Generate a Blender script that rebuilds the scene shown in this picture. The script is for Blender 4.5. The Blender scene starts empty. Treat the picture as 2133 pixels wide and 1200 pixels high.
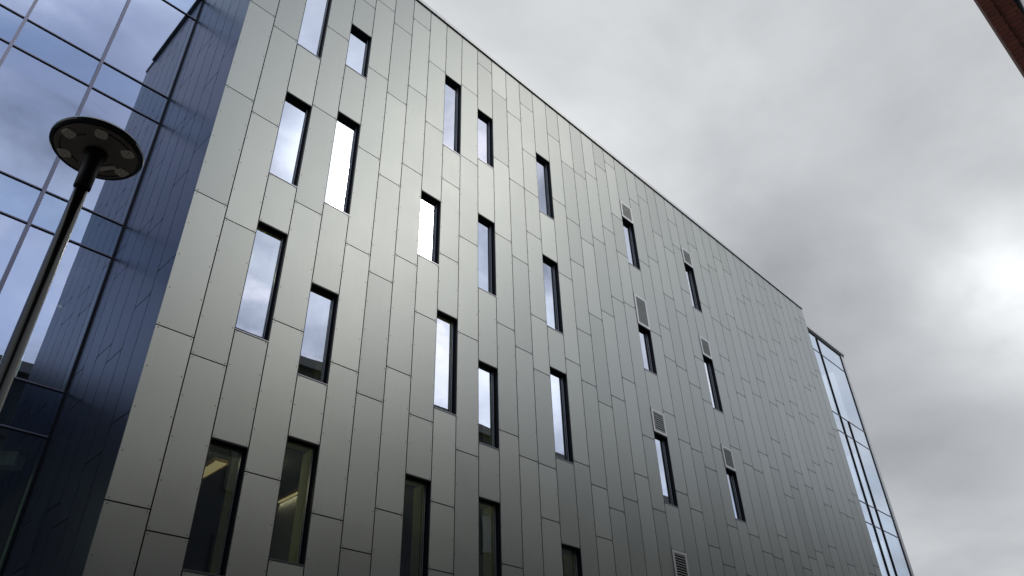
import bpy, bmesh, math, random
from mathutils import Vector, Matrix
random.seed(7)
R = math.radians
scene = bpy.context.scene
col = scene.collection

# ------------------------------------------------------------------ camera
cam_d = bpy.data.cameras.new("camera"); cam = bpy.data.objects.new("camera", cam_d); col.objects.link(cam)
cam_d.sensor_width = 36; cam_d.lens = 36*1550/2133; cam_d.clip_start = 0.05; cam_d.clip_end = 3000
rt = Vector((0.7009286, -0.71266403, -0.02844428)); up = Vector((-0.39353559, -0.41970028, 0.81791284)); fw = Vector((0.59483513, 0.56210467, 0.57463859))
cam.matrix_world = Matrix(((rt.x, up.x, -fw.x, 0), (rt.y, up.y, -fw.y, 0), (rt.z, up.z, -fw.z, 1.6), (0, 0, 0, 1)))
scene.camera = cam
scene.render.resolution_x = 1024; scene.render.resolution_y = 576

# ------------------------------------------------------------------ light
SUN_AZ, SUN_EL = 144.2, 40.6      # azimuth from +Y towards +X, behind the camera
sdir = Vector((math.sin(R(SUN_AZ))*math.cos(R(SUN_EL)), math.cos(R(SUN_AZ))*math.cos(R(SUN_EL)), math.sin(R(SUN_EL))))
sun_d = bpy.data.lights.new("sun", 'SUN'); sun = bpy.data.objects.new("sun", sun_d); col.objects.link(sun)
sun_d.energy = 0.5; sun_d.angle = R(11); sun_d.color = (1.0, 0.955, 0.88)
sun.rotation_euler = (-sdir).to_track_quat('-Z', 'Y').to_euler()

world = bpy.data.worlds.new("World"); scene.world = world; world.use_nodes = True
wt = world.node_tree; wt.nodes.clear()
def wn(t, **k):
    n = wt.nodes.new(t)
    for a, b in k.items(): setattr(n, a, b)
    return n
def wmath(op, a, b=None, c=None):
    n = wn('ShaderNodeMath', operation=op)
    for i, v in enumerate((a, b, c)):
        if v is None: continue
        if isinstance(v, (int, float)): n.inputs[i].default_value = v
        else: wt.links.new(v, n.inputs[i])
    return n.outputs[0]
tc = wn('ShaderNodeTexCoord')
sep = wn('ShaderNodeSeparateXYZ'); wt.links.new(tc.outputs['Generated'], sep.inputs[0])
zc = wmath('MAXIMUM', sep.outputs[2], 0.0)
zz = wmath('ADD', zc, 0.22)
cx = wmath('DIVIDE', sep.outputs[0], zz); cy = wmath('DIVIDE', sep.outputs[1], zz)
comb = wn('ShaderNodeCombineXYZ'); wt.links.new(cx, comb.inputs[0]); wt.links.new(cy, comb.inputs[1])
def wnoise(scale, detail, rough, off, dist=0.0):
    mp = wn('ShaderNodeMapping'); mp.inputs['Location'].default_value = off
    wt.links.new(comb.outputs[0], mp.inputs[0])
    n = wn('ShaderNodeTexNoise'); n.inputs['Scale'].default_value = scale; n.inputs['Detail'].default_value = detail
    n.inputs['Roughness'].default_value = rough; n.inputs['Distortion'].default_value = dist
    wt.links.new(mp.outputs[0], n.inputs['Vector']); return n.outputs['Fac']
n_big = wnoise(1.3, 3.0, 0.5, (3.1, 1.7, 0), 0.3)
n_mid = wnoise(2.7, 8.0, 0.54, (0.9, 4.4, 2), 0.15)
n_gap = wnoise(3.3, 7.0, 0.55, (7.7, 2.2, 5), 0.5)
# cloud brightness: broad thin and thick places in the cloud sheet, each lying in its own direction
def lobe(d, k, amp):
    v = Vector(d).normalized()
    dt = wn('ShaderNodeVectorMath', operation='DOT_PRODUCT'); wt.links.new(tc.outputs['Generated'], dt.inputs[0]); dt.inputs[1].default_value = v
    e = wmath('MULTIPLY', wmath('SUBTRACT', dt.outputs['Value'], 1.0), k)
    e = wmath('ADD', e, wmath('MULTIPLY', wmath('SUBTRACT', n_mid, 0.5), 2.2))
    return wmath('MULTIPLY', wmath('EXPONENT', e), amp)
bright = wmath('ADD', 0.56, wmath('MULTIPLY', wmath('SUBTRACT', n_big, 0.5), 0.50))
bright = wmath('ADD', bright, wmath('MULTIPLY', wmath('SUBTRACT', n_mid, 0.5), 0.48))
LOBES = [((0.878, 0.071, 0.470), 480, 0.50), ((0.875, 0.13, 0.43), 90, 0.14), ((0.44, 0.371, 0.818), 14, 0.14),
         ((0.93, 0.20, 0.33), 60, -0.24), ((0.80, 0.12, 0.58), 40, -0.09), ((0.96, 0.24, 0.20), 120, 0.10),
         (tuple(sdir), 170, 1.2), ((0.360, -0.632, 0.690), 420, 1.8),
         ((0.095, -0.657, 0.748), 90, 0.42), ((0.05, -0.80, 0.60), 60, -0.24), ((0.27, -0.62, 0.74), 150, 0.30), ((0.30, -0.70, 0.65), 200, -0.30),
         ((0.323, -0.737, 0.600), 300, 0.35), ((0.35, -0.77, 0.53), 150, -0.18), ((0.87, -0.27, 0.41), 40, 0.20), ((0.88, -0.33, 0.42), 10, 0.10)]
for L in LOBES: bright = wmath('ADD', bright, lobe(*L))
back = wmath('MINIMUM', wmath('MAXIMUM', wmath('MULTIPLY_ADD', sep.outputs[1], -3.0, -0.75), 0.0), 1.0)   # the brighter, more broken sky behind the camera
bright = wmath('ADD', bright, wmath('MULTIPLY', back, wmath('MULTIPLY_ADD', wmath('SUBTRACT', n_mid, 0.5), 2.4, 0.24)))
bright = wmath('MAXIMUM', bright, 0.06)
cloudc = wn('ShaderNodeMix', data_type='RGBA'); cloudc.inputs[6].default_value = (0.93, 0.972, 1.05, 1); cloudc.inputs[7].default_value = (0.97, 1.0, 1.01, 1)
wt.links.new(wmath('MULTIPLY', bright, 0.9), cloudc.inputs[0])
sky = wn('ShaderNodeTexSky'); sky.sky_type = 'NISHITA'; sky.sun_disc = False
sky.sun_elevation = R(SUN_EL); sky.sun_rotation = R(SUN_AZ); sky.air_density = 1.0; sky.dust_density = 1.0; sky.ozone_density = 2.0
bg_s = wn('ShaderNodeBackground'); wt.links.new(sky.outputs[0], bg_s.inputs[0]); bg_s.inputs[1].default_value = 0.15
cool = wn('ShaderNodeMix', data_type='RGBA'); wt.links.new(cloudc.outputs[2], cool.inputs[6]); cool.inputs[7].default_value = (0.74, 0.86, 1.16, 1)
wt.links.new(wmath('MULTIPLY', back, wmath('SUBTRACT', 1.0, wmath('MULTIPLY', bright, 0.45))), cool.inputs[0])
bg_c = wn('ShaderNodeBackground'); wt.links.new(cool.outputs[2], bg_c.inputs[0]); wt.links.new(bright, bg_c.inputs[1])
# gaps in the cloud: only in the half of the sky behind the camera
gapdir = wmath('MULTIPLY_ADD', sep.outputs[1], -1.0, -0.22)
gapdir = wmath('MINIMUM', wmath('MAXIMUM', wmath('MULTIPLY', gapdir, 3.0), 0.0), 1.0)
gmr = wn('ShaderNodeMapRange'); gmr.interpolation_type = 'SMOOTHSTEP'
gmr.inputs['From Min'].default_value = 0.43; gmr.inputs['From Max'].default_value = 0.60
wt.links.new(n_gap, gmr.inputs['Value'])
gap = wmath('MULTIPLY', wmath('MULTIPLY', gmr.outputs[0], gapdir), 0.68)
mx = wn('ShaderNodeMixShader'); wt.links.new(gap, mx.inputs[0]); wt.links.new(bg_c.outputs[0], mx.inputs[1]); wt.links.new(bg_s.outputs[0], mx.inputs[2])
wo = wn('ShaderNodeOutputWorld'); wt.links.new(mx.outputs[0], wo.inputs[0])
vs = scene.view_settings; vs.view_transform = 'Standard'; vs.look = 'None'; vs.exposure = 0.0; vs.gamma = 1.0; vs.use_curve_mapping = False

# ------------------------------------------------------------------ helpers
class MB:
    def __init__(s): s.v = []; s.f = []
    def box(s, x0, x1, y0, y1, z0, z1):
        b = len(s.v)
        s.v += [(x0,y0,z0),(x1,y0,z0),(x1,y1,z0),(x0,y1,z0),(x0,y0,z1),(x1,y0,z1),(x1,y1,z1),(x0,y1,z1)]
        s.f += [(b,b+3,b+2,b+1),(b+4,b+5,b+6,b+7),(b,b+1,b+5,b+4),(b+1,b+2,b+6,b+5),(b+2,b+3,b+7,b+6),(b+3,b,b+4,b+7)]
    def quad(s, a, b_, c, d):
        b = len(s.v); s.v += [a, b_, c, d]; s.f.append((b, b+1, b+2, b+3))
    def prism(s, cx, cy, prof, n=24, closed=True):     # lathe round a vertical axis: prof = [(r, z)...]
        b = len(s.v)
        for r_, z in prof:
            for i in range(n):
                a = 2*math.pi*i/n; s.v.append((cx+r_*math.cos(a), cy+r_*math.sin(a), z))
        for k in range(len(prof)-1):
            for i in range(n):
                j = (i+1) % n; s.f.append((b+k*n+i, b+k*n+j, b+(k+1)*n+j, b+(k+1)*n+i))
        if closed:
            s.f.append(tuple(b+i for i in reversed(range(n)))); m = b+(len(prof)-1)*n; s.f.append(tuple(m+i for i in range(n)))
    def stud(s, c, ax, r_=0.012, h=0.005, n=6):        # small domed rivet head standing off a wall; ax = outward axis
        b = len(s.v); A = Vector(ax); U = Vector((0, 0, 1)); V = A.cross(U)
        for rr, hh in ((r_, 0), (r_*0.7, h)):
            for i in range(n):
                a = 2*math.pi*i/n; p = Vector(c)+A*hh+U*(rr*math.sin(a))+V*(rr*math.cos(a)); s.v.append(tuple(p))
        for i in range(n):
            j = (i+1) % n; s.f.append((b+i, b+j, b+n+j, b+n+i))
        s.f.append(tuple(b+n+i for i in range(n)))
    def build(s, name, m, parent=None, smooth=False, bevel=0):
        me = bpy.data.meshes.new(name); me.from_pydata(s.v, [], s.f); me.update()
        o = bpy.data.objects.new(name, me); col.objects.link(o)
        if m: me.materials.append(m)
        bm = bmesh.new(); bm.from_mesh(me); bmesh.ops.recalc_face_normals(bm, faces=bm.faces)
        if bevel: bmesh.ops.bevel(bm, geom=list(bm.edges), offset=bevel, segments=1, affect='EDGES')
        bm.to_mesh(me); bm.free()
        if smooth:
            for p in me.polygons: p.use_smooth = True
        if parent: o.parent = parent
        return o
def tag(o, label=None, cat=None, group=None, kind=None):
    if label: o['label'] = label
    if cat: o['category'] = cat
    if group: o['group'] = group
    if kind: o['kind'] = kind
    return o
def empty(name, loc=(0,0,0)):
    o = bpy.data.objects.new(name, None); o.location = loc; col.objects.link(o); return o
def keep(o, parent):            # parent without moving
    o.parent = parent; o.matrix_parent_inverse = Matrix.Translation(-parent.location); return o
def mat(name):
    m = bpy.data.materials.new(name); m.use_nodes = True
    return m, m.node_tree, m.node_tree.nodes['Principled BSDF']
def simple(name, c, rough=0.6, metal=0.0, noise=0.12, scale=8.0, bump=0.0, spec=None):
    m, t, p = mat(name)
    p.inputs['Roughness'].default_value = rough; p.inputs['Metallic'].default_value = metal
    if spec is not None: p.inputs['Specular IOR Level'].default_value = spec
    tcn = t.nodes.new('ShaderNodeTexCoord'); n = t.nodes.new('ShaderNodeTexNoise'); n.inputs['Scale'].default_value = scale; n.inputs['Detail'].default_value = 5
    t.links.new(tcn.outputs['Object'], n.inputs['Vector'])
    mr = t.nodes.new('ShaderNodeMapRange'); mr.inputs['To Min'].default_value = 1-noise; mr.inputs['To Max'].default_value = 1+noise
    t.links.new(n.outputs['Fac'], mr.inputs['Value'])
    mul = t.nodes.new('ShaderNodeVectorMath'); mul.operation = 'SCALE'; mul.inputs[0].default_value = c
    t.links.new(mr.outputs[0], mul.inputs['Scale']); t.links.new(mul.outputs[0], p.inputs['Base Color'])
    if bump:
        b = t.nodes.new('ShaderNodeBump'); b.inputs['Strength'].default_value = bump; b.inputs['Distance'].default_value = 0.01
        t.links.new(n.outputs['Fac'], b.inputs['Height']); t.links.new(b.outputs[0], p.inputs['Normal'])
    return m
def cladding(name, c, rough, metal, tilt=0.028, wave=0.25, fine=0.07):
    m, t, p = mat(name); L = t.links
    g = t.nodes.new('ShaderNodeNewGeometry'); tcn = t.nodes.new('ShaderNodeTexCoord')
    n1 = t.nodes.new('ShaderNodeTexNoise'); n1.inputs['Scale'].default_value = 0.9; n1.inputs['Detail'].default_value = 6; n1.inputs['Roughness'].default_value = 0.6
    L.new(tcn.outputs['Object'], n1.inputs['Vector'])
    n2 = t.nodes.new('ShaderNodeTexNoise'); n2.inputs['Scale'].default_value = 260; n2.inputs['Detail'].default_value = 2
    L.new(tcn.outputs['Object'], n2.inputs['Vector'])
    # faint rain streaks: noise squeezed sideways
    mp = t.nodes.new('ShaderNodeMapping'); mp.inputs['Scale'].default_value = (9, 9, 0.35); L.new(tcn.outputs['Object'], mp.inputs[0])
    n3 = t.nodes.new('ShaderNodeTexNoise'); n3.inputs['Scale'].default_value = 1.6; n3.inputs['Detail'].default_value = 5; L.new(mp.outputs[0], n3.inputs['Vector'])
    def mr(src, a, b):
        x = t.nodes.new('ShaderNodeMapRange'); x.inputs['To Min'].default_value = a; x.inputs['To Max'].default_value = b; L.new(src, x.inputs['Value']); return x.outputs[0]
    def mu(a, b):
        x = t.nodes.new('ShaderNodeMath'); x.operation = 'MULTIPLY'; L.new(a, x.inputs[0]); L.new(b, x.inputs[1]); return x.outputs[0]
    f = mu(mu(mr(g.outputs['Random Per Island'], 0.965, 1.03), mr(n1.outputs['Fac'], 0.95, 1.05)), mu(mr(n3.outputs['Fac'], 0.965, 1.035), mr(n2.outputs['Fac'], 1-fine, 1+fine)))
    s = t.nodes.new('ShaderNodeVectorMath'); s.operation = 'SCALE'; s.inputs[0].default_value = c; L.new(f, s.inputs['Scale'])
    L.new(s.outputs[0], p.inputs['Base Color'])
    p.inputs['Metallic'].default_value = metal
    rr = mr(n1.outputs['Fac'], rough-0.03, rough+0.03); L.new(rr, p.inputs['Roughness'])
    # slight oil-canning of each sheet: tilt the normal a hair, different on every panel
    cx_ = t.nodes.new('ShaderNodeTexWhiteNoise'); cx_.noise_dimensions = '1D'; L.new(g.outputs['Random Per Island'], cx_.inputs['W'])
    sb = t.nodes.new('ShaderNodeVectorMath'); sb.operation = 'SUBTRACT'; sb.inputs[1].default_value = (.5, .5, .5); L.new(cx_.outputs['Color'], sb.inputs[0])
    sc = t.nodes.new('ShaderNodeVectorMath'); sc.operation = 'SCALE'; sc.inputs['Scale'].default_value = tilt; L.new(sb.outputs[0], sc.inputs[0])
    ad = t.nodes.new('ShaderNodeVectorMath'); ad.operation = 'ADD'; L.new(g.outputs['Normal'], ad.inputs[0]); L.new(sc.outputs[0], ad.inputs[1])
    nm = t.nodes.new('ShaderNodeVectorMath'); nm.operation = 'NORMALIZE'; L.new(ad.outputs[0], nm.inputs[0])
    b = t.nodes.new('ShaderNodeBump'); b.inputs['Strength'].default_value = wave; b.inputs['Distance'].default_value = 0.004
    n4 = t.nodes.new('ShaderNodeTexNoise'); n4.inputs['Scale'].default_value = 1.7; n4.inputs['Detail'].default_value = 1; L.new(tcn.outputs['Object'], n4.inputs['Vector'])
    L.new(n4.outputs['Fac'], b.inputs['Height']); L.new(nm.outputs[0], b.inputs['Normal']); L.new(b.outputs[0], p.inputs['Normal'])
    return m
def glass(name, refl, tint, trans, wav=0.0025):
    m = bpy.data.materials.new(name); m.use_nodes = True; t = m.node_tree; t.nodes.clear(); L = t.links
    gl = t.nodes.new('ShaderNodeBsdfGlossy'); gl.inputs['Color'].default_value = (*tint, 1); gl.inputs['Roughness'].default_value = 0.0
    tr = t.nodes.new('ShaderNodeBsdfTransparent'); tr.inputs['Color'].default_value = (*trans, 1)
    lw = t.nodes.new('ShaderNodeLayerWeight'); lw.inputs['Blend'].default_value = 0.5
    pw = t.nodes.new('ShaderNodeMath'); pw.operation = 'POWER'; L.new(lw.outputs['Facing'], pw.inputs[0]); pw.inputs[1].default_value = 4.0
    ma = t.nodes.new('ShaderNodeMath'); ma.operation = 'MULTIPLY_ADD'; L.new(pw.outputs[0], ma.inputs[0]); ma.inputs[1].default_value = 1-refl; ma.inputs[2].default_value = refl
    mx_ = t.nodes.new('ShaderNodeMixShader'); L.new(ma.outputs[0], mx_.inputs[0]); L.new(tr.outputs[0], mx_.inputs[1]); L.new(gl.outputs[0], mx_.inputs[2])
    tcn = t.nodes.new('ShaderNodeTexCoord'); n = t.nodes.new('ShaderNodeTexNoise'); n.inputs['Scale'].default_value = 1.4; n.inputs['Detail'].default_value = 0
    L.new(tcn.outputs['Object'], n.inputs['Vector'])
    b = t.nodes.new('ShaderNodeBump'); b.inputs['Strength'].default_value = 1.0; b.inputs['Distance'].default_value = wav
    L.new(n.outputs['Fac'], b.inputs['Height']); L.new(b.outputs[0], gl.inputs['Normal'])
    o = t.nodes.new('ShaderNodeOutputMaterial'); L.new(mx_.outputs[0], o.inputs[0]); return m
def emit(name, c, s):
    m, t, p = mat(name); p.inputs['Base Color'].default_value = (*c, 1)
    p.inputs['Emission Color'].default_value = (*c, 1); p.inputs['Emission Strength'].default_value = s; return m
def bricks(name, c1, c2, mortar, sx, sz, axis='x'):
    m, t, p = mat(name); L = t.links
    tcn = t.nodes.new('ShaderNodeTexCoord'); sp = t.nodes.new('ShaderNodeSeparateXYZ'); L.new(tcn.outputs['Object'], sp.inputs[0])
    ad = t.nodes.new('ShaderNodeMath'); ad.operation = 'ADD'; L.new(sp.outputs[0], ad.inputs[0]); L.new(sp.outputs[1], ad.inputs[1])
    cb = t.nodes.new('ShaderNodeCombineXYZ'); L.new(ad.outputs[0], cb.inputs[0]); L.new(sp.outputs[2], cb.inputs[1])
    br = t.nodes.new('ShaderNodeTexBrick'); L.new(cb.outputs[0], br.inputs['Vector'])
    br.inputs['Color1'].default_value = (*c1, 1); br.inputs['Color2'].default_value = (*c2, 1); br.inputs['Mortar'].default_value = (*mortar, 1)
    br.inputs['Scale'].default_value = 1; br.inputs['Brick Width'].default_value = sx; br.inputs['Row Height'].default_value = sz; br.inputs['Mortar Size'].default_value = 0.008
    n = t.nodes.new('ShaderNodeTexNoise'); n.inputs['Scale'].default_value = 2.5; n.inputs['Detail'].default_value = 6; L.new(tcn.outputs['Object'], n.inputs['Vector'])
    mr = t.nodes.new('ShaderNodeMapRange'); mr.inputs['To Min'].default_value = 0.65; mr.inputs['To Max'].default_value = 1.3; L.new(n.outputs['Fac'], mr.inputs['Value'])
    s = t.nodes.new('ShaderNodeVectorMath'); s.operation = 'SCALE'; L.new(br.outputs['Color'], s.inputs[0]); L.new(mr.outputs[0], s.inputs['Scale'])
    L.new(s.outputs[0], p.inputs['Base Color']); p.inputs['Roughness'].default_value = 0.85
    b = t.nodes.new('ShaderNodeBump'); b.inputs['Strength'].default_value = 0.6; b.inputs['Distance'].default_value = 0.01; b.invert = True
    L.new(br.outputs['Fac'], b.inputs['Height']); L.new(b.outputs[0], p.inputs['Normal']); return m

M = dict(
    panel=cladding('silver_grey_panel', (0.288, 0.300, 0.282), 0.44, 0.96),
    blue_reflection=cladding('blue_reflection_panel', (0.070, 0.085, 0.130), 0.33, 0.8, 0.004, 0.0, 0.02),  # blue reflection of the glazing put into the panel colour
    rivet=simple('rivet_steel', (0.10, 0.10, 0.10), 0.45, 0.6),
    backing=simple('joint_backing', (0.006, 0.006, 0.007), 0.9, spec=0.05),
    black=simple('shadowed_aluminium', (0.010, 0.011, 0.016), 0.38, 0.0, spec=0.3),
    frame=simple('dark_grey_frame', (0.24, 0.24, 0.27), 0.28, 0.85),
    alu=simple('anodised_aluminium', (0.42, 0.43, 0.44), 0.38, 0.7, 0.05),
    mull=simple('grey_mullion_cap', (0.26, 0.25, 0.30), 0.42, 0.6, 0.05),
    coping=simple('coping_metal', (0.46, 0.46, 0.45), 0.45, 0.6, 0.06),
    cream=simple('green_cream_plaster', (0.52, 0.55, 0.36), 0.8, noise=0.05),
    palegreen=simple('pale_green_lining', (0.55, 0.68, 0.55), 0.8, noise=0.05),
    room=simple('room_wall', (0.10, 0.10, 0.09), 0.9),
    ceil=simple('ceiling_board', (0.20, 0.22, 0.19), 0.9, noise=0.05),
    floor=simple('room_floor', (0.05, 0.05, 0.055), 0.8),
    glass=glass('window_glass', 0.68, (0.90, 0.93, 1.0), (0.62, 0.70, 0.62)),
    cglass=glass('curtain_glass', 0.62, (0.72, 0.79, 0.97), (0.50, 0.66, 0.62), 0.0008),
    sglass=glass('spandrel_glass', 0.57, (0.64, 0.77, 1.0), (0.55, 0.65, 0.72), 0.0008),
    bglass=glass('bay_glass', 0.66, (0.80, 0.88, 1.0), (0.6, 0.68, 0.64)),
    spandrel=simple('spandrel_backpan', (0.010, 0.022, 0.055), 0.7),
    ground=simple('block_paving', (0.145, 0.155, 0.165), 0.9, noise=0.3, scale=30, bump=0.3),
    pave=simple('paving_stone', (0.165, 0.175, 0.185), 0.85, noise=0.2, scale=6),
    brick=bricks('dark_red_brick', (0.23, 0.062, 0.036), (0.18, 0.046, 0.028), (0.09, 0.035, 0.024), 0.225, 0.075),
    obrick=bricks('brown_brick', (0.026, 0.033, 0.040), (0.020, 0.026, 0.034), (0.035, 0.04, 0.046), 0.225, 0.075),
    lampbody=simple('lamp_dark_metal', (0.006, 0.006, 0.007), 0.16, 0.0, spec=0.5),
    lampunder=simple('lamp_underside', (0.25, 0.185, 0.14), 0.5, 0.2, 0.25, 14),
    ridge=simple('ridge_dark', (0.03, 0.024, 0.02), 0.35),
    led=simple('led_module_cover', (0.88, 0.72, 0.53), 0.4, 0.0, 0.3, 60),
)
D = 11.674
XS = [3.522, 4.2, 4.881, 5.566, 6.269, 6.947, 7.632, 8.317, 9.003, 9.682, 10.352, 11.056, 11.722, 12.404, 13.08, 13.755, 14.461, 15.118, 15.804, 16.478, 17.161, 17.844, 18.507, 19.23, 19.9, 20.59, 21.257, 21.988, 22.648, 23.34, 24.05, 24.769, 25.477, 26.182, 26.878, 27.578, 28.28, 28.986, 29.689, 30.412, 31.109, 31.821, 32.538, 33.22, 33.923, 34.579]
WIN = [[2, None, 17.39, None], [4, 19.58, 17.81, None], [2, 15.61, 12.98, None], [4, 16.02, 12.99, None], [2, 11.64, 9.02, None], [4, 10.76, 8.59, None], [2, 6.88, 4.73, None], [4, 7.32, 5.13, None], [8, 7.3, None, None], [11, 7.29, None, None], [15, 6.78, None, None], [8, 15.1, 12.95, None], [11, 15.52, 12.94, None], [9, 20.38, 17.3, None], [11, 19.89, 17.69, None], [15, 19.85, 17.23, None], [15, 15.49, 12.9, None], [9, 11.62, 9.01, None], [11, 10.74, 8.57, None], [15, 11.58, 8.95, None], [22, 19.79, 17.61, 20.61], [28, 19.78, 17.6, 20.6], [22, 15.02, 13.29, 16.29], [28, 15.43, 13.23, 16.29], [22, 11.07, 8.85, 11.89], [28, 10.99, 9.24, 11.83], [22, None, None, 7.52]]
JO = {0: [5.5, 8.54, 11.6, 14.69, 17.77], 1: [5.19, 8.23, 11.3, 14.38, 17.46], 3: [6.46, 9.53, 12.59, 15.69, 18.78], 4: [20.92], 5: [6.04, 9.12, 12.18, 15.25, 18.33, 21.45], 6: [5.56, 8.66, 11.73, 14.77, 17.85, 20.97], 7: [6.43, 9.53, 12.58, 15.61, 18.72, 21.86], 8: [8.63, 11.26, 17.75, 20.43], 9: [5.53, 6.88, 13.36, 15.97], 10: [8.2, 11.27, 14.3, 17.35, 20.46], 11: [22.15], 12: [5.97, 9.09, 12.14, 15.18, 18.22, 21.34], 13: [8.62, 11.68, 14.71, 17.75, 20.84], 14: [7.26, 8.61, 11.26, 13.0, 16.01, 17.75, 19.53, 21.79], 16: [9.04, 12.11, 15.15, 18.21, 21.29], 17: [7.22, 8.57, 11.65, 13.4, 16.0, 17.76, 20.38], 18: [8.1, 11.21, 14.25, 17.27, 20.34], 19: [8.53, 11.63, 14.67, 17.7, 20.78], 20: [9.4, 12.48, 15.53, 18.55, 21.65], 21: [8.53, 10.78, 15.61, 17.81, 19.57, 22.22], 23: [9.37, 12.02, 15.07, 18.13, 21.18], 24: [8.98, 11.24, 14.3, 15.62, 18.66, 21.72], 25: [8.01, 11.12, 14.2, 17.26, 20.3], 26: [7.56, 10.67, 13.76, 16.83, 19.87], 27: [8.91, 11.59, 13.35, 15.12, 18.16, 20.37, 21.7], 28: [7.47], 29: [8.88, 11.99, 15.09, 18.13, 21.2], 30: [8.45, 11.55, 13.34, 15.97, 17.72, 20.35], 31: [8.4, 11.5, 14.6, 17.66, 20.75], 32: [9.27, 12.37, 15.48, 18.55, 21.61], 33: [8.85, 11.95, 15.06, 18.15, 21.22], 34: [8.39, 11.04, 13.3, 15.97, 18.19, 19.97], 35: [8.88, 11.54, 12.88, 15.13, 17.38, 20.46], 36: [9.25, 12.34, 15.45, 18.57, 21.65], 37: [8.82, 11.92, 15.05, 18.15, 20.81], 38: [9.67, 12.77, 15.88, 19.02, 22.11], 39: [11.48, 13.27, 15.53, 17.32, 20.43], 40: [9.22, 12.32, 15.43, 18.57, 21.67], 41: [11.45, 13.71, 15.97, 17.33, 20.0], 42: [11.43, 14.53, 17.68, 20.36], 43: [9.2, 12.3, 15.42, 18.57, 21.69], 44: [9.62, 12.73, 15.86, 18.99, 22.1]}
ROOF = 22.84
PITCH = 3.07
HALF = 0.011

# ------------------------------------------------------------------ ground
g = MB(); g.quad((-400,-400,0),(400,-400,0),(400,400,0),(-400,400,0)); tag(g.build('ground', M['ground']), kind='structure')
g = MB(); g.box(-40, 60, 8.6, 11.55, 0.0, 0.13); tag(g.build('pavement', M['pave']), kind='structure')
g = MB(); g.box(-40, 60, -1.45, 0.9, 0.0, 0.13); tag(g.build('near_pavement', M['pave']), kind='structure')

# ------------------------------------------------------------------ grey-clad building
bld = empty('office_building', (XS[0], D, 0))
tag(bld, 'large silver grey panel-clad building with scattered slot windows and glazed ends', 'building')
def part(mb, name, m, parent=bld, **k):
    o = mb.build(name, m, None, **k)
    if parent is bld: keep(o, bld)
    else: o.parent = parent          # parent part's local space equals world minus building
    return o

wins = {}
for c, top, bot, vent in WIN:
    if top is None: top = {2: 20.33, 22: 6.60}[c]
    if bot is None: bot = {8: 4.7, 11: 4.2, 15: 4.7, 22: 4.4}[c]
    wins.setdefault(c, []).append([bot, top, vent])
NC = 45
pan = MB(); riv = MB(); back = MB(); line = MB()
def rivets(mb, x0, x1, z0, z1):
    n = max(1, round((z1-z0)/0.76)); i = 0.035
    for k in range(n+1):
        z = z0+i+(z1-z0-2*i)*k/n
        for x in (x0+i, x1-i): mb.stud((x, D, z), (0, -1, 0))
for c in range(NC):
    x0, x1 = XS[c], XS[c+1]
    opens = sorted([(b, v if v else t) for b, t, v in wins.get(c, [])])
    js = list(JO.get(c, []))
    if not js:
        js = []
    if not opens and js:
        pass
    # carry the joint rhythm below and above what the photograph shows
    lo = min(js+[o[0] for o in opens]) if (js or opens) else 6.0
    hi = max(js+[o[1] for o in opens]) if (js or opens) else 18.0
    z = lo-(PITCH if (js and lo in js) else 1.9)
    while z > 0.9: js.append(z); z -= PITCH
    z = hi+PITCH
    while z < ROOF-0.4: js.append(z); z += PITCH
    cuts = sorted(set([0.25, ROOF]+js+[q for o in opens for q in o]))
    cuts = [q for q in cuts if not any(o[0]+0.01 < q < o[1]-0.01 for o in opens)]
    for a, b in zip(cuts[:-1], cuts[1:]):
        if any(abs(a-o[0]) < 0.02 and abs(b-o[1]) < 0.02 for o in opens): continue
        za = a+HALF; zb = b-HALF
        if zb-za < 0.05: continue
        pan.box(x0+(HALF if c else 0), x1-HALF, D, D+0.028, za, zb)
        rivets(riv, x0+HALF, x1-HALF, za, zb)
    # backing wall and inner lining, left open at the windows
    zs = [0.0]+[q for b, t, v in sorted(wins.get(c, [])) for q in (b, t)]+[ROOF]
    for k in range(0, len(zs), 2):
        back.box(x0+(0 if c else 0.03), x1, D+0.05, D+0.16, zs[k], zs[k+1])
        line.box(x0+(0 if c else 0.17), x1, D+0.21, D+0.56, zs[k], zs[k+1])
part(back, 'backing_wall', M['backing'])
part(line, 'inner_lining', M['cream'])
clad = part(pan, 'cladding', M['panel'])
keep_riv = part(riv, 'rivets', M['rivet'])
keep_riv['kind'] = 'stuff'

# coping along the roof edge
cp = MB()
x = XS[0]-0.02
cuts = [XS[0]-0.03]+[XS[0]+3.0*k for k in range(1, 11)]+[XS[-1]+0.06]
for a, b in zip(cuts[:-1], cuts[1:]): cp.box(a, b-0.006, D-0.05, D+0.55, ROOF+0.025, ROOF+0.17)
part(cp, 'coping', M['coping'])
sh = MB(); sh.box(XS[0]+0.01, XS[-1]-0.01, D+0.02, D+0.5, ROOF, ROOF+0.023); part(sh, 'coping_gap', M['backing'])

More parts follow.
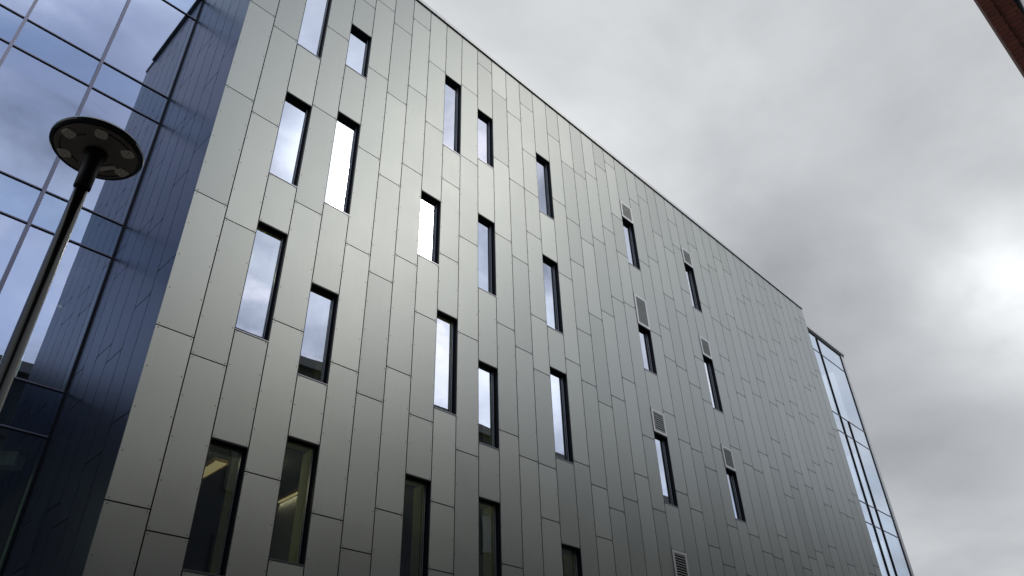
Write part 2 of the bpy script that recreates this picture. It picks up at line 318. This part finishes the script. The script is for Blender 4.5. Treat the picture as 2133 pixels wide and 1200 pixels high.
# windows
def window(c, bot, top):
    x0, x1 = XS[c]+0.002, XS[c+1]-0.002
    yf, yg = D+0.004, D+0.148
    w = MB(); t = 0.012
    # black reveal: sides and head, then the inner frame
    w.box(x0-0.006, x0+t-0.006, yf+0.002, yg, bot, top); w.box(x1-t+0.006, x1+0.006, yf+0.002, yg, bot, top)
    w.box(x0+t-0.006, x1-t+0.006, yf+0.002, yg, top-t, top+0.004)
    # two ribs down the right jamb
    w.box(x1-t-0.004, x1-t+0.006, yf+0.045, yf+0.052, bot+0.05, top-t); w.box(x1-t-0.006, x1-t+0.006, yf+0.088, yf+0.096, bot+0.05, top-t)
    o = part(w, 'window', M['black'])
    a, b, cc, d = x0+t-0.006, x1-t+0.006, bot, top-t
    f = MB(); fw_ = 0.034; fy0, fy1 = yg-0.045, yg+0.03
    f.box(a, a+fw_, fy0, fy1, cc, d); f.box(a+fw_, b-fw_, fy0, fy1, cc, cc+fw_+0.01)
    part(f, 'frame', M['frame'], o)
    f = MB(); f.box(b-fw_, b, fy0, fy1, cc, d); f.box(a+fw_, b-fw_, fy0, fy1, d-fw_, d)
    part(f, 'shadowed_frame', M['black'], o)  # shade put into the colour: right and top frame pieces black
    b2 = MB(); b2.box(b-fw_-0.008, b-fw_-0.001, fy0+0.012, fy0+0.03, cc+fw_, d-fw_); b2.box(a+0.004, a+0.016, fy0-0.012, fy0-0.001, cc+0.05, d-0.05)
    part(b2, 'glazing_bead', M['alu'], o)
    pn = MB(); tx, tz = random.uniform(-0.0010, 0.0010), random.uniform(-0.003, 0.003)      # every pane sits a hair out of true
    pn.quad((a+fw_, yg-tx-tz, cc+fw_+0.01), (b-fw_, yg+tx-tz, cc+fw_+0.01), (b-fw_, yg+tx+tz, d-fw_), (a+fw_, yg-tx+tz, d-fw_))
    part(pn, 'pane', M['glass'], o)
    s = MB(); s.box(x0-0.004, x1+0.004, D-0.012, fy0-0.002, bot-0.012, bot+0.008)
    for q in (0.17, 0.83):
        xx = x0+(x1-x0)*q; s.box(xx-0.03, xx+0.03, fy0-0.014, fy0-0.001, cc+0.018, cc+0.034)
    part(s, 'sill', M['frame'], o)
    return o
def vent(c, bot, top):
    x0, x1 = XS[c]+0.006, XS[c+1]-0.006
    f = MB(); b_ = 0.085; y0, y1 = D-0.022, D+0.05; z0, z1 = bot+0.02, top-0.012
    f.box(x0, x0+b_, y0, y1, z0, z1); f.box(x1-b_, x1, y0, y1, z0, z1)
    f.box(x0+b_, x1-b_, y0, y1, z1-b_, z1); f.box(x0+b_, x1-b_, y0, y1, z0, z0+b_)
    o = part(f, 'vent_grille', M['coping'])
    bk = MB(); bk.box(x0+b_, x1-b_, y1-0.02, y1-0.004, z0+b_, z1-b_); part(bk, 'vent_throat', M['backing'], o)
    s = MB(); n = max(6, round((z1-z0-2*b_)/0.074)); h = (z1-z0-2*b_)/n
    for k in range(n):
        z = z0+b_+h*(k+0.5)
        s.box(x0+b_, x1-b_, y0+0.004, y0+0.022, z-h*0.18, z+h*0.18)
    part(s, 'louvre_blades', M['panel'], o)
for c, L in wins.items():
    for b, t, v in L:
        window(c, b, t)
        if v: vent(c, t, v)

# rooms behind the windows: floors, back wall, cross walls
fl = MB(); ce = MB()
for z in (4.05, 8.1, 12.45, 16.78):
    fl.box(XS[0]+0.6, XS[-1]-0.2, D+0.48, D+7.4, z-0.12, z)
    ce.box(XS[0]+0.6, XS[-1]-0.2, D+0.48, D+7.4, z-0.80, z-0.14)
ce.box(XS[0]+0.6, XS[-1]-0.2, D+0.48, D+7.4, 20.9, 22.7)
part(fl, 'room_floors', M['floor']); part(ce, 'room_ceilings', M['ceil'])
bw = MB(); bw.box(XS[0]+0.5, XS[-1]-0.1, D+7.45, D+7.6, 0.0, 22.6)
for x in (XS[6]+0.3, XS[14]-0.2, XS[19], XS[26], XS[34], XS[40]): bw.box(x, x+0.12, D+0.48, D+7.44, 0.0, 22.6)
part(bw, 'room_walls', M['room'])
rf = MB(); rf.box(XS[0]+0.05, XS[-1]-0.05, D+0.56, 40, 22.7, 22.85); part(rf, 'roof', M['backing'])
ew = MB(); ew.box(XS[-1]-0.03, XS[-1]-0.002, D+0.03, D+0.30, 0.0, ROOF); part(ew, 'end_panel', M['panel'])

# return wall between the grey front and the set-back glazing, coloured for its blue reflection
YC = 16.0
Y0 = [D+0.03, 12.46, 13.17, 13.90, 14.62, 15.34, YC+0.02]
NJ = [[16.31, 13.18, 10.05, 6.94, 3.83, 19.42], [15.85, 12.70, 9.57, 6.49, 3.38, 18.98, 22.0], [18.07, 15.01, 11.81, 8.69, 5.60, 2.5, 21.2],
      [15.44, 12.28, 9.13, 6.04, 2.95, 18.55, 21.65], [17.71, 14.55, 11.40, 8.25, 5.17, 2.1, 20.8], [18.85, 15.74, 12.38, 9.20, 6.09, 3.0, 22.0]]
nv = MB(); nr = MB(); X = XS[0]
for k in range(6):
    y0, y1 = Y0[k]+(HALF if k else 0.001), Y0[k+1]-HALF
    cuts = sorted([0.25, ROOF]+NJ[k])
    for a, b in zip(cuts[:-1], cuts[1:]):
        nv.box(X, X+0.028, y0, y1, a+HALF, b-HALF)
        n = max(1, round((b-a)/0.76))
        for i in range(n+1):
            z = a+0.04+(b-a-0.08)*i/n
            for y in (y0+0.035, y1-0.035): nr.stud((X, y, z), (-1, 0, 0))
part(nv, 'return_wall_cladding', M['blue_reflection'])
o = part(nr, 'return_wall_rivets', M['rivet']); o['kind'] = 'stuff'
nb = MB(); nb.box(X+0.05, X+0.16, D+0.17, YC+0.02, 0.0, ROOF); part(nb, 'return_wall_backing', M['backing'])
nc = MB(); nc.box(X-0.09, X+0.56, D+0.56, YC-0.10, ROOF+0.06, ROOF+0.17); part(nc, 'return_wall_coping', M['coping'])

# curtain walls
def curtain(name, xm, zt, y, ztop, x_lo, x_hi, mats, mw, mproud, skip=lambda x, z: False, spans=(), label=None, capm='mull', tcap=True):
    """xm = mullion centre lines, zt = transom centre lines, panes between them"""
    h = 0.03
    e = MB()
    e.box(x_lo, x_hi, y-0.02, y+0.10, ztop+0.001, ztop+0.06)
    root = part(e, name, M['black'])
    for xa in (x_lo, x_hi-0.05):
        e = MB(); e.box(xa, xa+0.05, y-0.02, y+0.10, 0.0, ztop); part(e, 'edge_frame', M['black'], root)
    if label: root['label'] = label
    xs_ = [x_lo+0.05]+list(xm)+[x_hi-0.05]; zs_ = [0.0]+list(zt)+[ztop]
    for x in xm:
        segs = [(a, b) for a, b in zip(zs_[:-1], zs_[1:]) if not skip(x, (a+b)/2)]
        m_ = MB(); c_ = MB()
        z0 = segs[0][0]; z1 = segs[-1][1]
        m_.box(x-mw/2, x+mw/2, y-mproud, y+0.10, z0, z1)
        part(m_, 'mullion', M[capm], root)
    for z in zt:
        t_ = MB(); t_.box(x_lo+0.05, x_hi-0.05, y-mproud*0.22, y+0.10, z-0.022, z+0.022)
        part(t_, 'transom', M['black'], root)
        if tcap:
            t2 = MB(); t2.box(x_lo+0.05, x_hi-0.05, y-mproud*0.22-0.012, y-mproud*0.22-0.001, z-0.004, z+0.024); part(t2, 'transom_cap', M['mull'], root)
    for i, (a, b) in enumerate(zip(zs_[:-1], zs_[1:])):
        xx = [x_lo+0.05]+[x for x in xm if not skip(x, (a+b)/2)]+[x_hi-0.05]
        sp = any(s0 < (a+b)/2 < s1 for s0, s1 in spans)
        for x0, x1 in zip(xx[:-1], xx[1:]):
            p_ = MB(); tl = random.uniform(-0.0015, 0.0015)
            p_.quad((x0, y+tl, a), (x1, y-tl, a), (x1, y-tl, b), (x0, y+tl, b))
            part(p_, 'pane', M[mats[1] if sp else mats[0]], root)
    if spans:
        s_ = MB()
        for s0, s1 in spans: s_.box(x_lo+0.05, x_hi-0.05, y+0.06, y+0.09, s0, s1)
        part(s_, 'spandrel_panel', M['spandrel'], root)
    return root
lm = [1.71-1.81*k for k in range(0, 9)][::-1]
lz = [3.9, 7.87, 8.86, 12.33, 13.30, 16.83, 17.83, 21.32, 22.32]
lc = curtain('curtain_wall', lm, lz, YC, 26.4, -14.5, XS[0]-0.002, ('cglass', 'sglass'), 0.07, 0.10, spans=((7.87, 8.86), (12.33, 13.30), (16.83, 17.83), (21.32, 22.32)),
        label='blue reflecting curtain wall set back left of the grey front')
rm = [36.33, 37.30]; YR = D+0.30
curtain('curtain_wall', rm, [1.2, 6.0, 7.0, 9.55-1.9, 11.85, 12.84, 16.35, 17.35, 20.92], YR, 21.93, XS[-1]+0.002, 39.30, ('bglass', 'bglass'), 0.05, 0.05,
        skip=lambda x, z: x > 37 and z > 17.35, label='narrow glazed bay past the far end of the grey front', capm='black', tcap=True)
e = MB(); e.box(39.302, 39.60, YR-0.05, YR+0.6, 0.0, 22.0); part(e, 'end_post', M['coping'])
e = MB(); e.box(XS[-1]+0.002, 39.75, YR-0.10, YR+1.0, 22.12, 22.28); part(e, 'bay_coping', M['coping'])
e = MB(); e.box(XS[-1]+0.002, 39.70, YR-0.06, YR+1.0, 22.0, 22.118); part(e, 'bay_fascia', M['black'])
# interiors behind both curtain walls
fl = MB(); fl.box(-14.4, 3.40, YC+0.12, YC+6, 3.0, 3.85); fl.box(-14.4, 3.40, YC+0.12, YC+6, 7.55, 8.82); fl.box(-14.4, 3.40, YC+0.12, YC+6, 11.95, 13.26); fl.box(-14.4, 3.40, YC+0.12, YC+6, 16.5, 17.80); fl.box(-14.4, 3.40, YC+0.12, YC+6, 21.4, 22.7)
fl.box(XS[-1]+0.02, 39.25, YR+0.12, YR+4, 11.9, 12.8); fl.box(XS[-1]+0.02, 39.25, YR+0.12, YR+4, 16.4, 17.3); fl.box(XS[-1]+0.02, 39.25, YR+0.12, YR+4, 7.0, 8.0); fl.box(XS[-1]+0.02, 39.25, YR+0.12, YR+4, 21.2, 21.95)
part(fl, 'glazed_room_slabs', M['ceil'])
bw = MB(); bw.box(-14.4, 3.40, YC+6.02, YC+6.2, 0, 22.6); bw.box(3.53, 3.62, YC+0.42, YC+6, 0, 22.6); bw.box(XS[-1]+0.02, 39.25, YR+4.02, YR+4.2, 0, 21.9)
part(bw, 'glazed_room_walls', M['room'])
pl = MB(); pl.box(3.50, 3.60, YC+0.13, YC+0.41, 0, 22.6); part(pl, 'wall_lining_end', M['palegreen'])
# bulkhead under the ceiling, running off at an angle
bh = MB()
for z0, z1 in ((11.66, 11.93), (7.25, 7.53)):
    P0, P1 = Vector((-2.0, 20.6)), Vector((3.2, 15.95+0.25)); dd = (P1-P0).normalized(); nn = Vector((-dd.y, dd.x))*0.16
    q = [P0+nn, P1+nn, P1-nn, P0-nn]; b = len(bh.v)
    bh.v += [(p.x, max(p.y, YC+0.13), z0) for p in q]+[(p.x, max(p.y, YC+0.13), z1) for p in q]
    bh.f += [(b,b+3,b+2,b+1),(b+4,b+5,b+6,b+7),(b,b+1,b+5,b+4),(b+1,b+2,b+6,b+5),(b+2,b+3,b+7,b+6),(b+3,b,b+4,b+7)]
part(bh, 'ceiling_bulkhead', simple('pale_bulkhead', (0.55, 0.60, 0.55), 0.8, noise=0.04))
# downlights in the glazed corner room
warm = emit('warm_diffuser', (1.0, 0.80, 0.42), 0.75)
dls = []
for i, (x, y) in enumerate(((3.22, 16.77), (3.22, 18.12))):
    r0 = empty('downlight', (x, y, 11.93))
    tag(r0, ['round downlight near the glass in the set-back corner room', 'round downlight deeper inside the set-back corner room'][i], 'ceiling light', 'round downlights in the corner room')
    q = MB(); q.prism(0, 0, [(0.075, -0.005), (0.085, -0.03), (0.065, -0.032), (0.06, -0.012)], 20); q.build('trim_ring', simple('trim_white', (0.7, 0.7, 0.62), 0.5), r0)
    q = MB(); q.prism(0, 0, [(0.058, -0.014), (0.052, -0.024)], 20); q.build('lamp_cover', emit('dim_lamp', (0.8, 0.8, 0.6), 0.35), r0)
    dls.append(r0)
# ceiling battens behind the two lowest left windows
def glow(r0, z, sx, sy, w, c=(1.0, 0.86, 0.60)):      # the light the fitting gives off
    ld = bpy.data.lights.new('fitting_light', 'AREA'); ld.shape = 'RECTANGLE'; ld.size = sx; ld.size_y = sy; ld.energy = w; ld.color = c
    lo_ = bpy.data.objects.new('fitting_light', ld); col.objects.link(lo_); lo_.location = (0, 0, z); lo_.parent = r0
def batten(x, y, lab, ln=1.5, rz=0.0, z=7.295, pw=14):
    r0 = empty('ceiling_light', (x, y, z)); r0.rotation_euler.z = rz
    tag(r0, lab, 'ceiling light', 'lit ceiling lights behind the lower windows')
    q = MB(); q.box(-0.13, 0.13, -ln/2, ln/2, -0.06, -0.001); q.box(-0.15, -0.131, -ln/2, ln/2, -0.09, -0.001); q.box(0.131, 0.15, -ln/2, ln/2, -0.09, -0.001)
    q.build('housing', simple('batten_housing', (0.42, 0.30, 0.20), 0.6), r0)
    q = MB(); q.box(-0.12, 0.12, -ln/2+0.02, ln/2-0.02, -0.072, -0.061); q.build('diffuser', warm, r0)
    glow(r0, -0.10, 0.22, ln*0.9, pw)
batten(5.90, 13.9, 'warm lit ceiling light behind the leftmost low window', 1.0)
batten(7.95, 14.2, 'warm lit ceiling light behind the low window second from left', 1.0)



# unseen lamps added to brighten the window linings and the rooms
def unseen_fill_lamp(x, y, z, w):
    q = MB(); q.prism(x, y, [(0.09, z), (0.09, z-0.05), (0.06, z-0.07)], 16); o = part(q, 'unseen_fill_lamp', warm)
    ld = bpy.data.lights.new('unseen_fill_light', 'POINT'); ld.energy = w; ld.color = (1.0, 0.92, 0.62); ld.shadow_soft_size = 0.06
    lo_ = bpy.data.objects.new('unseen_fill_light', ld); col.objects.link(lo_); lo_.location = (x, y, z-0.15); lo_.parent = o
for c in (2, 4, 8, 11, 15): unseen_fill_lamp(XS[c+1]-0.42, D+1.35, 7.28, 9)
unseen_fill_lamp(-2.2, 19.2, 7.53, 110); unseen_fill_lamp(-2.2, 19.2, 11.93, 70)
for c in (2, 4, 9, 11): unseen_fill_lamp(XS[c+1]-0.42, D+1.35, 11.62, 16)

# ------------------------------------------------------------------ street lamp
LX, LY, LH = 0.605, 4.062, 5.0
lamp = empty('street_lamp', (LX, LY, 0)); tag(lamp, 'black street lamp with flat round LED head on a slim pole', 'street lamp')
q = MB(); q.prism(0, 0, [(0.11, 0.13), (0.11, 0.9), (0.085, 1.0), (0.048, 1.06), (0.037, 4.72)], 32); q.build('pole', M['lampbody'], lamp, smooth=True)
q = MB(); q.prism(0, 0, [(0.038, 4.70), (0.047, 4.705), (0.048, 4.86), (0.054, 4.93), (0.068, 4.985)], 32); q.build('collar', simple('collar_black', (0.008, 0.008, 0.009), 0.5), lamp, smooth=True)
q = MB(); q.prism(0, 0, [(0.03, 5.005), (0.235, 5.005), (0.252, 5.0), (0.263, 5.012), (0.265, 5.028), (0.250, 5.05), (0.16, 5.085), (0.05, 5.10)], 64); hd = q.build('lamp_head', M['lampbody'], lamp)
q = MB()
q.prism(0, 0, [(0.085, 4.990), (0.228, 4.996), (0.236, 5.003)], 64)
q.build('underside', M['lampunder'], lamp)
for rr, a0, a1 in ((0.155, 0.2, 0.9), (0.155, 1.9, 2.5), (0.155, 3.3, 4.0), (0.205, 4.5, 5.6), (0.205, 0.4, 1.3), (0.20, 2.4, 3.4)):
    q = MB(); n = 12
    for k in range(n+1):
        an = a0+(a1-a0)*k/n
        for r_, z in ((rr, 4.9885), (rr+0.004, 4.9885), (rr+0.004, 4.998), (rr, 4.998)): q.v.append((r_*math.cos(an), r_*math.sin(an), z))
    for k in range(n):
        for e_ in range(4): q.f.append((4*k+e_, 4*k+(e_+1) % 4, 4*k+4+(e_+1) % 4, 4*k+4+e_))
    q.f += [(0, 1, 2, 3), (4*n, 4*n+1, 4*n+2, 4*n+3)]
    q.build('seam_ridge', M['ridge'], lamp)
for k in range(6):
    a = R(18+60*k); cx_, cy_ = 0.188*math.cos(a), 0.188*math.sin(a)
    q = MB(); q.prism(0, 0, [(0.040, 4.984), (0.036, 4.978)], 12)
    # make it a rounded square
    q.v = [((math.copysign(abs(x)**0.6*0.034**0.4, x)), (math.copysign(abs(y)**0.6*0.034**0.4, y)), z) for x, y, z in q.v]
    ca, sa = math.cos(a), math.sin(a); q.v = [(x*ca-y*sa+cx_, x*sa+y*ca+cy_, z+0.008) for x, y, z in q.v]
    m_ = q.build('led_module', M['led'], lamp)
    d_ = MB()
    for u_, v_ in ((0, 0), (0.014, 0.012), (-0.014, 0.012), (0.014, -0.012), (-0.014, -0.012)):
        d_.prism(cx_+u_*ca-v_*sa, cy_+u_*sa+v_*ca, [(0.0028, 4.9855), (0.0018, 4.9835)], 8)
    d_.build('led_dots', simple('led_dot', (0.05, 0.04, 0.03), 0.3), m_)
q = MB(); q.box(-0.017, 0.017, -0.058, 0.058, -0.006, 0.006); o = q.build('driver_cover', M['led'], lamp, bevel=0.003); o.location = (0.098, 0.075, 4.984); o.rotation_euler.z = R(38)

# ------------------------------------------------------------------ buildings on the near side of the street
bb = empty('brick_tower', (8.5, -0.6, 0)); tag(bb, 'dark red brick pier rising at the top right corner of the view', 'building')
q = MB(); q.box(0, 0.55, -0.145, 0.165, 0, 14); o = q.build('wall', M['brick'], bb)
q = MB(); q.box(-0.045, 0.0-0.001, 0.04, 0.158, 0, 14); q.build('pilaster', M['brick'], bb)
q = MB(); q.box(-0.08, 0.62, -0.22, 0.22, 14.0, 14.15); q.build('capping', M['coping'], bb)
ob = empty('street_block', (10, -1.5, 0)); tag(ob, 'dark building across the street, seen mirrored at the foot of the window panes', 'building')
q = MB(); q.box(-50, 60, -12, 0, 0, 17.1); q.build('wall', M['obrick'], ob)
q = MB(); q.box(-50.1, 60.1, -12.1, 0.16, 17.1, 17.55); q.build('parapet', simple('parapet_metal', (0.16, 0.17, 0.18), 0.6), ob)
q = MB(); q.box(-50, 60, -11, -2.2, 17.55, 17.8); q.build('roof', M['backing'], ob)
for k in range(24):
    for zf in (1.0, 4.4, 7.8, 11.2, 14.3):
        x = -34+k*3.2
        f = MB(); f.box(x, x+1.3, 0.002, 0.05, zf, zf+1.8); o = f.build('window', M['black'], ob)
        p_ = MB(); p_.box(x+0.06, x+0.62, 0.052, 0.056, zf+0.06, zf+1.74); p_.box(x+0.68, x+1.24, 0.052, 0.056, zf+0.06, zf+1.74); p_.build('pane', simple('dark_pane', (0.02, 0.025, 0.03), 0.08, 0.0) if (k == 0 and zf == 1.0) else bpy.data.materials['dark_pane'], o)
